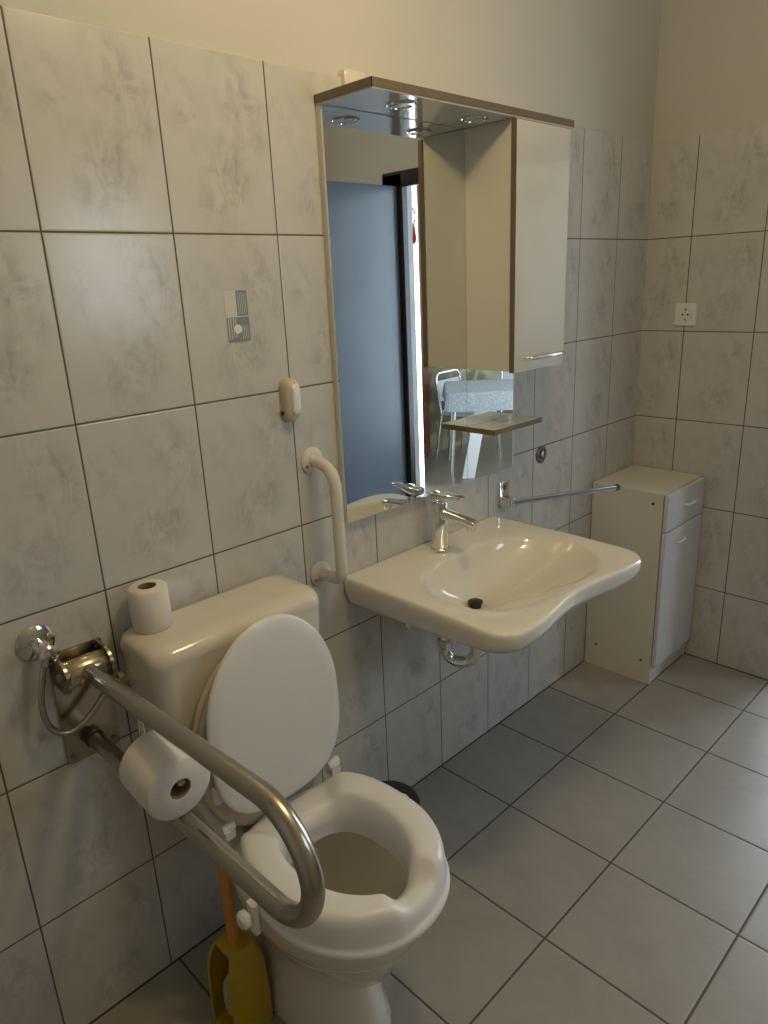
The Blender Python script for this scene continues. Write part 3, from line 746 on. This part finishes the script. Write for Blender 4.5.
bm = B(); lathe(bm, [(0, -.040), (.024, -.040), (.027, -.036), (.027, .036), (.024, .040), (0, .040)], (.040, RY, .858), 'y', 28); hg = obj('hinge_barrel', bm, 'brass', t)
bm = B(); lathe(bm, [(0, -.052), (.008, -.052), (.009, -.047), (.009, .047), (.008, .052), (0, .052)], (.040, RY, .858), 'y', 12); obj('hinge_pin', bm, 'screw', hg)
zu0, zu1, zl0, zl1, XE = .858, .897, .690, .701, .727
bm = B()
pth = fillet([(.040, RY, zu0), (XE, RY, zu1), (XE, RY, zl1 + .004), (.026, RY, zl0)], [.098, .098], 14)
tube(bm, pth, .0162, 24); obj('tube', bm, 'steel', t)
bm = B(); lathe(bm, [(0, .006), (.0195, .006), (.0195, .020), (.0175, .022), (0, .022)], (0, RY, zl0), 'x', 24); obj('stop_cup', bm, 'dark', t)
bm = B(); tube(bm, fillet([(.262, RY, .872), (.262, RY, .790), (.385, RY, .7795)], .012, 6), .0055, 12); rh = obj('roll_holder', bm, 'chrome', t)
bm = B(); lathe(bm, [(0, -.004), (.0075, -.004), (.0085, .0), (.0085, .004), (.006, .007), (0, .008)], (.380, RY, .7798), 'x', 20); obj('end_knob', bm, 'steel', rh)

def toilet_roll(name, label, ctr, axis, r_, h_, core):
    t = thing(name, label, 'toilet paper', ctr, 'toilet paper rolls')
    bm = B(); e = .004
    pr = [(core, -h_ / 2), (r_ - e, -h_ / 2), (r_, -h_ / 2 + e), (r_ + .0008, 0), (r_, h_ / 2 - e), (r_ - e, h_ / 2), (core, h_ / 2)]
    o = Vector(ctr); rings = []
    for q, hh in pr:
        rings.append([o + Vector({'z': (q * math.cos(a), q * math.sin(a), hh), 'x': (hh, q * math.cos(a), q * math.sin(a))}[axis]) for a in (2 * PI * k / 48 for k in range(48))])
    loft(bm, rings + [rings[0]], True, (False, False)); bmesh.ops.remove_doubles(bm, verts=bm.verts, dist=1e-6); obj('paper', bm, 'paper', t, angle=50)
    bm = B(); rings = []
    for q, hh in ((core, -h_ / 2 + .001), (core, h_ / 2 - .001), (core - .0014, h_ / 2 - .001), (core - .0014, -h_ / 2 + .001)):
        rings.append([o + Vector({'z': (q * math.cos(a), q * math.sin(a), hh), 'x': (hh, q * math.cos(a), q * math.sin(a))}[axis]) for a in (2 * PI * k / 32 for k in range(32))])
    loft(bm, rings + [rings[0]], True, (False, False)); bmesh.ops.remove_doubles(bm, verts=bm.verts, dist=1e-6); obj('core', bm, 'card', t, angle=50)
    return t
toilet_roll('toilet_paper_roll', 'slim toilet paper roll standing upright on the cistern lid', (.055, .062, .8975 + .0455), 'z', .0385, .091, .0185)
tr = toilet_roll('toilet_paper_roll', 'fat toilet paper roll hanging on the stainless steel support rail', (0, 0, 0), 'x', .058, .102, .019)
tr.location = (.338, RY - .004, .7745); tr.rotation_euler = (0, math.radians(4.8), 0)

# ------------------------------------------------------------------ angle valve and hose
VY, VZ = -.146, .928
t = thing('angle_valve', 'chrome angle valve with a grey flexible hose on the wall beside the cistern', 'water valve', (0, VY, VZ))
bm = B(); lathe(bm, [(.008, .0005), (.036, .0005), (.0355, .003), (.030, .006), (.012, .010), (.008, .010)], (0, VY, VZ), 'x', 36); obj('rosette', bm, 'chrome', t)
bm = B(); lathe(bm, [(0, .008), (.0105, .008), (.0105, .026), (.014, .028), (.014, .044), (.0105, .046), (.0105, .056), (.016, .058), (.017, .072), (.013, .076), (0, .077)], (0, VY, VZ), 'x', 16); obj('valve_body', bm, 'chrome', t, angle=30)
bm = B(); lathe(bm, [(.0075, -.036), (.0105, -.034), (.0105, -.020), (.008, -.018), (.008, 0)], (.036, VY, VZ), 'z', 6); obj('outlet_nut', bm, 'chrome', t, angle=20)
bm = B(); tube(bm, spline([(.036, VY, VZ - .026), (.036, VY - .010, .872), (.036, VY - .021, .82), (.037, VY - .018, .772), (.038, VY + .004, .744), (.039, VY + .034, .742), (.041, VY + .070, .766), (.043, -.044, .800), (.045, -.024, .811), (.045, -.014, .812)], 8), .0062, 12); obj('hose', bm, 'steel', t)
bm = B(); lathe(bm, [(0, -.026), (.0095, -.026), (.012, -.022), (.012, -.010), (.0135, -.008), (.0135, .006), (0, .006)], (.045, .0, .812), 'y', 6); obj('cistern_nut', bm, 'brass', t, angle=20)

# ------------------------------------------------------------------ toilet brush and its holder
HX, HY = .241, .046
def hring(s, z, cut=0.0):
    return [(HX + a * s, HY + b * s, z) for a, b in rrect(.105, .105, .022, 5)]
t = thing('brush_holder', 'yellow open-sided toilet brush holder on the floor between rail and toilet', 'brush holder', (HX, HY, 0))
# shell: back and side walls rise to a sloping rim, the side toward the room stays open
bm = B()
prof = [(-.052, -.05), (-.052, .05), (.052, .05), (.052, .0), (.052, -.012)]
def hw_(th):
    P = [Vector(p) for p in ((.052, -.030), (.052, .050), (-.050, .052), (-.052, -.050), (.004, -.052))]
    return P
outer = [Vector(p) for p in fillet([(.050, -.050, 0), (.050, .050, 0), (-.050, .050, 0), (-.050, -.050, 0), (-.036, -.052, 0)], [.014, .014, .008], 5)]
zs = [0.0, .05, .10, .15, .185, .205, .222]
rings = []
m_ = len(outer)
for z in zs:
    sc_ = 1.0 - .10 * (z / .22) ** 2 - (.28 * max(0, (z - .16) / .062) ** 2)
    rings.append([(HX + p.x * sc_, HY + p.y * sc_, z) for p in outer])
loft(bm, rings, False, (False, False))
base = [(HX + p.x, HY + p.y, 0.0) for p in outer]
bo = bm.faces.new([bm.verts.new(p) for p in base])
top = [(HX + p.x * .62, HY + p.y * .62, .2225) for p in outer]
bm.faces.new([bm.verts.new(p) for p in top])
bmesh.ops.remove_doubles(bm, verts=bm.verts, dist=.0008)
h = obj('shell', bm, 'yellow', t, angle=40)
sm = h.modifiers.new('so', 'SOLIDIFY'); sm.thickness = .003
t = thing('toilet_brush', 'toilet brush with orange handle standing in the yellow holder', 'toilet brush', (HX, HY, .03))
bm = B(); tube(bm, spline([(HX, HY, .10), (HX + .002, HY - .001, .22), (HX + .006, HY - .003, .32), (HX + .008, HY - .006, .445)]), .0125, 14); obj('handle', bm, 'orange', t)
bm = B(); rings = []
for z, q in ((.022, .012), (.03, .026), (.06, .033), (.10, .032), (.125, .022), (.135, .012)):
    rings.append([(HX + q * (1 + .14 * (k % 2)) * math.cos(2 * PI * k / 40), HY + q * (1 + .14 * (k % 2)) * math.sin(2 * PI * k / 40), z + .004 * math.sin(k * 2.1)) for k in range(40)])
loft(bm, rings); obj('bristles', bm, 'bristle', t, angle=20)

# ------------------------------------------------------------------ bin behind the toilet
BX, BY, BR, BH = .16, .592, .087, .20
t = thing('waste_bin', 'small dark grey waste bin tucked behind the toilet by the wall', 'bin', (BX, BY, 0))
bm = B(); lathe(bm, [(0, 0), (BR * .86, 0), (BR * .88, .004), (BR * .98, BH - .03), (BR * .98, BH - .02), (0, BH - .02)], (BX, BY, 0), 'z', 40); obj('body', bm, 'dark_grey', t)
bm = B(); lathe(bm, [(0, BH - .022), (BR * 1.0, BH - .022), (BR * 1.02, BH - .014), (BR * .97, BH - .003), (BR * .8, BH), (0, BH + .004)], (BX, BY, 0), 'z', 40); obj('lid', bm, 'dark', t)

# ------------------------------------------------------------------ light
def point(name, loc, e, col, r):
    l = bpy.data.lights.new(name, 'POINT'); l.energy = e; l.color = col; l.shadow_soft_size = r
    o = bpy.data.objects.new(name, l); COL.objects.link(o); o.location = loc; return o
def area(name, loc, to, e, col, sx, sy):
    l = bpy.data.lights.new(name, 'AREA'); l.energy = e; l.color = col; l.shape = 'RECTANGLE'; l.size = sx; l.size_y = sy
    o = bpy.data.objects.new(name, l); COL.objects.link(o); o.location = loc
    o.rotation_euler = (Vector(to) - Vector(loc)).to_track_quat('-Z', 'Y').to_euler(); return o
point('ceiling_lamp_light', (.88, .50, 2.45), 17.5, (1.0, .76, .37), .07)

w = bpy.data.worlds.new('world'); S.world = w; w.use_nodes = True
w.node_tree.nodes['Background'].inputs[0].default_value = (.6, .75, 1, 1); w.node_tree.nodes['Background'].inputs[1].default_value = .2

vs = S.view_settings; vs.view_transform = 'Standard'; vs.look = 'None'; vs.exposure = 0; vs.gamma = 1; vs.use_curve_mapping = False
S.display_settings.display_device = 'sRGB'
cy = S.cycles
cy.use_denoising = True; cy.use_guiding = True; cy.max_bounces = 12; cy.diffuse_bounces = 5; cy.glossy_bounces = 6
cy.caustics_reflective = True; cy.caustics_refractive = False; cy.sample_clamp_indirect = 60.0
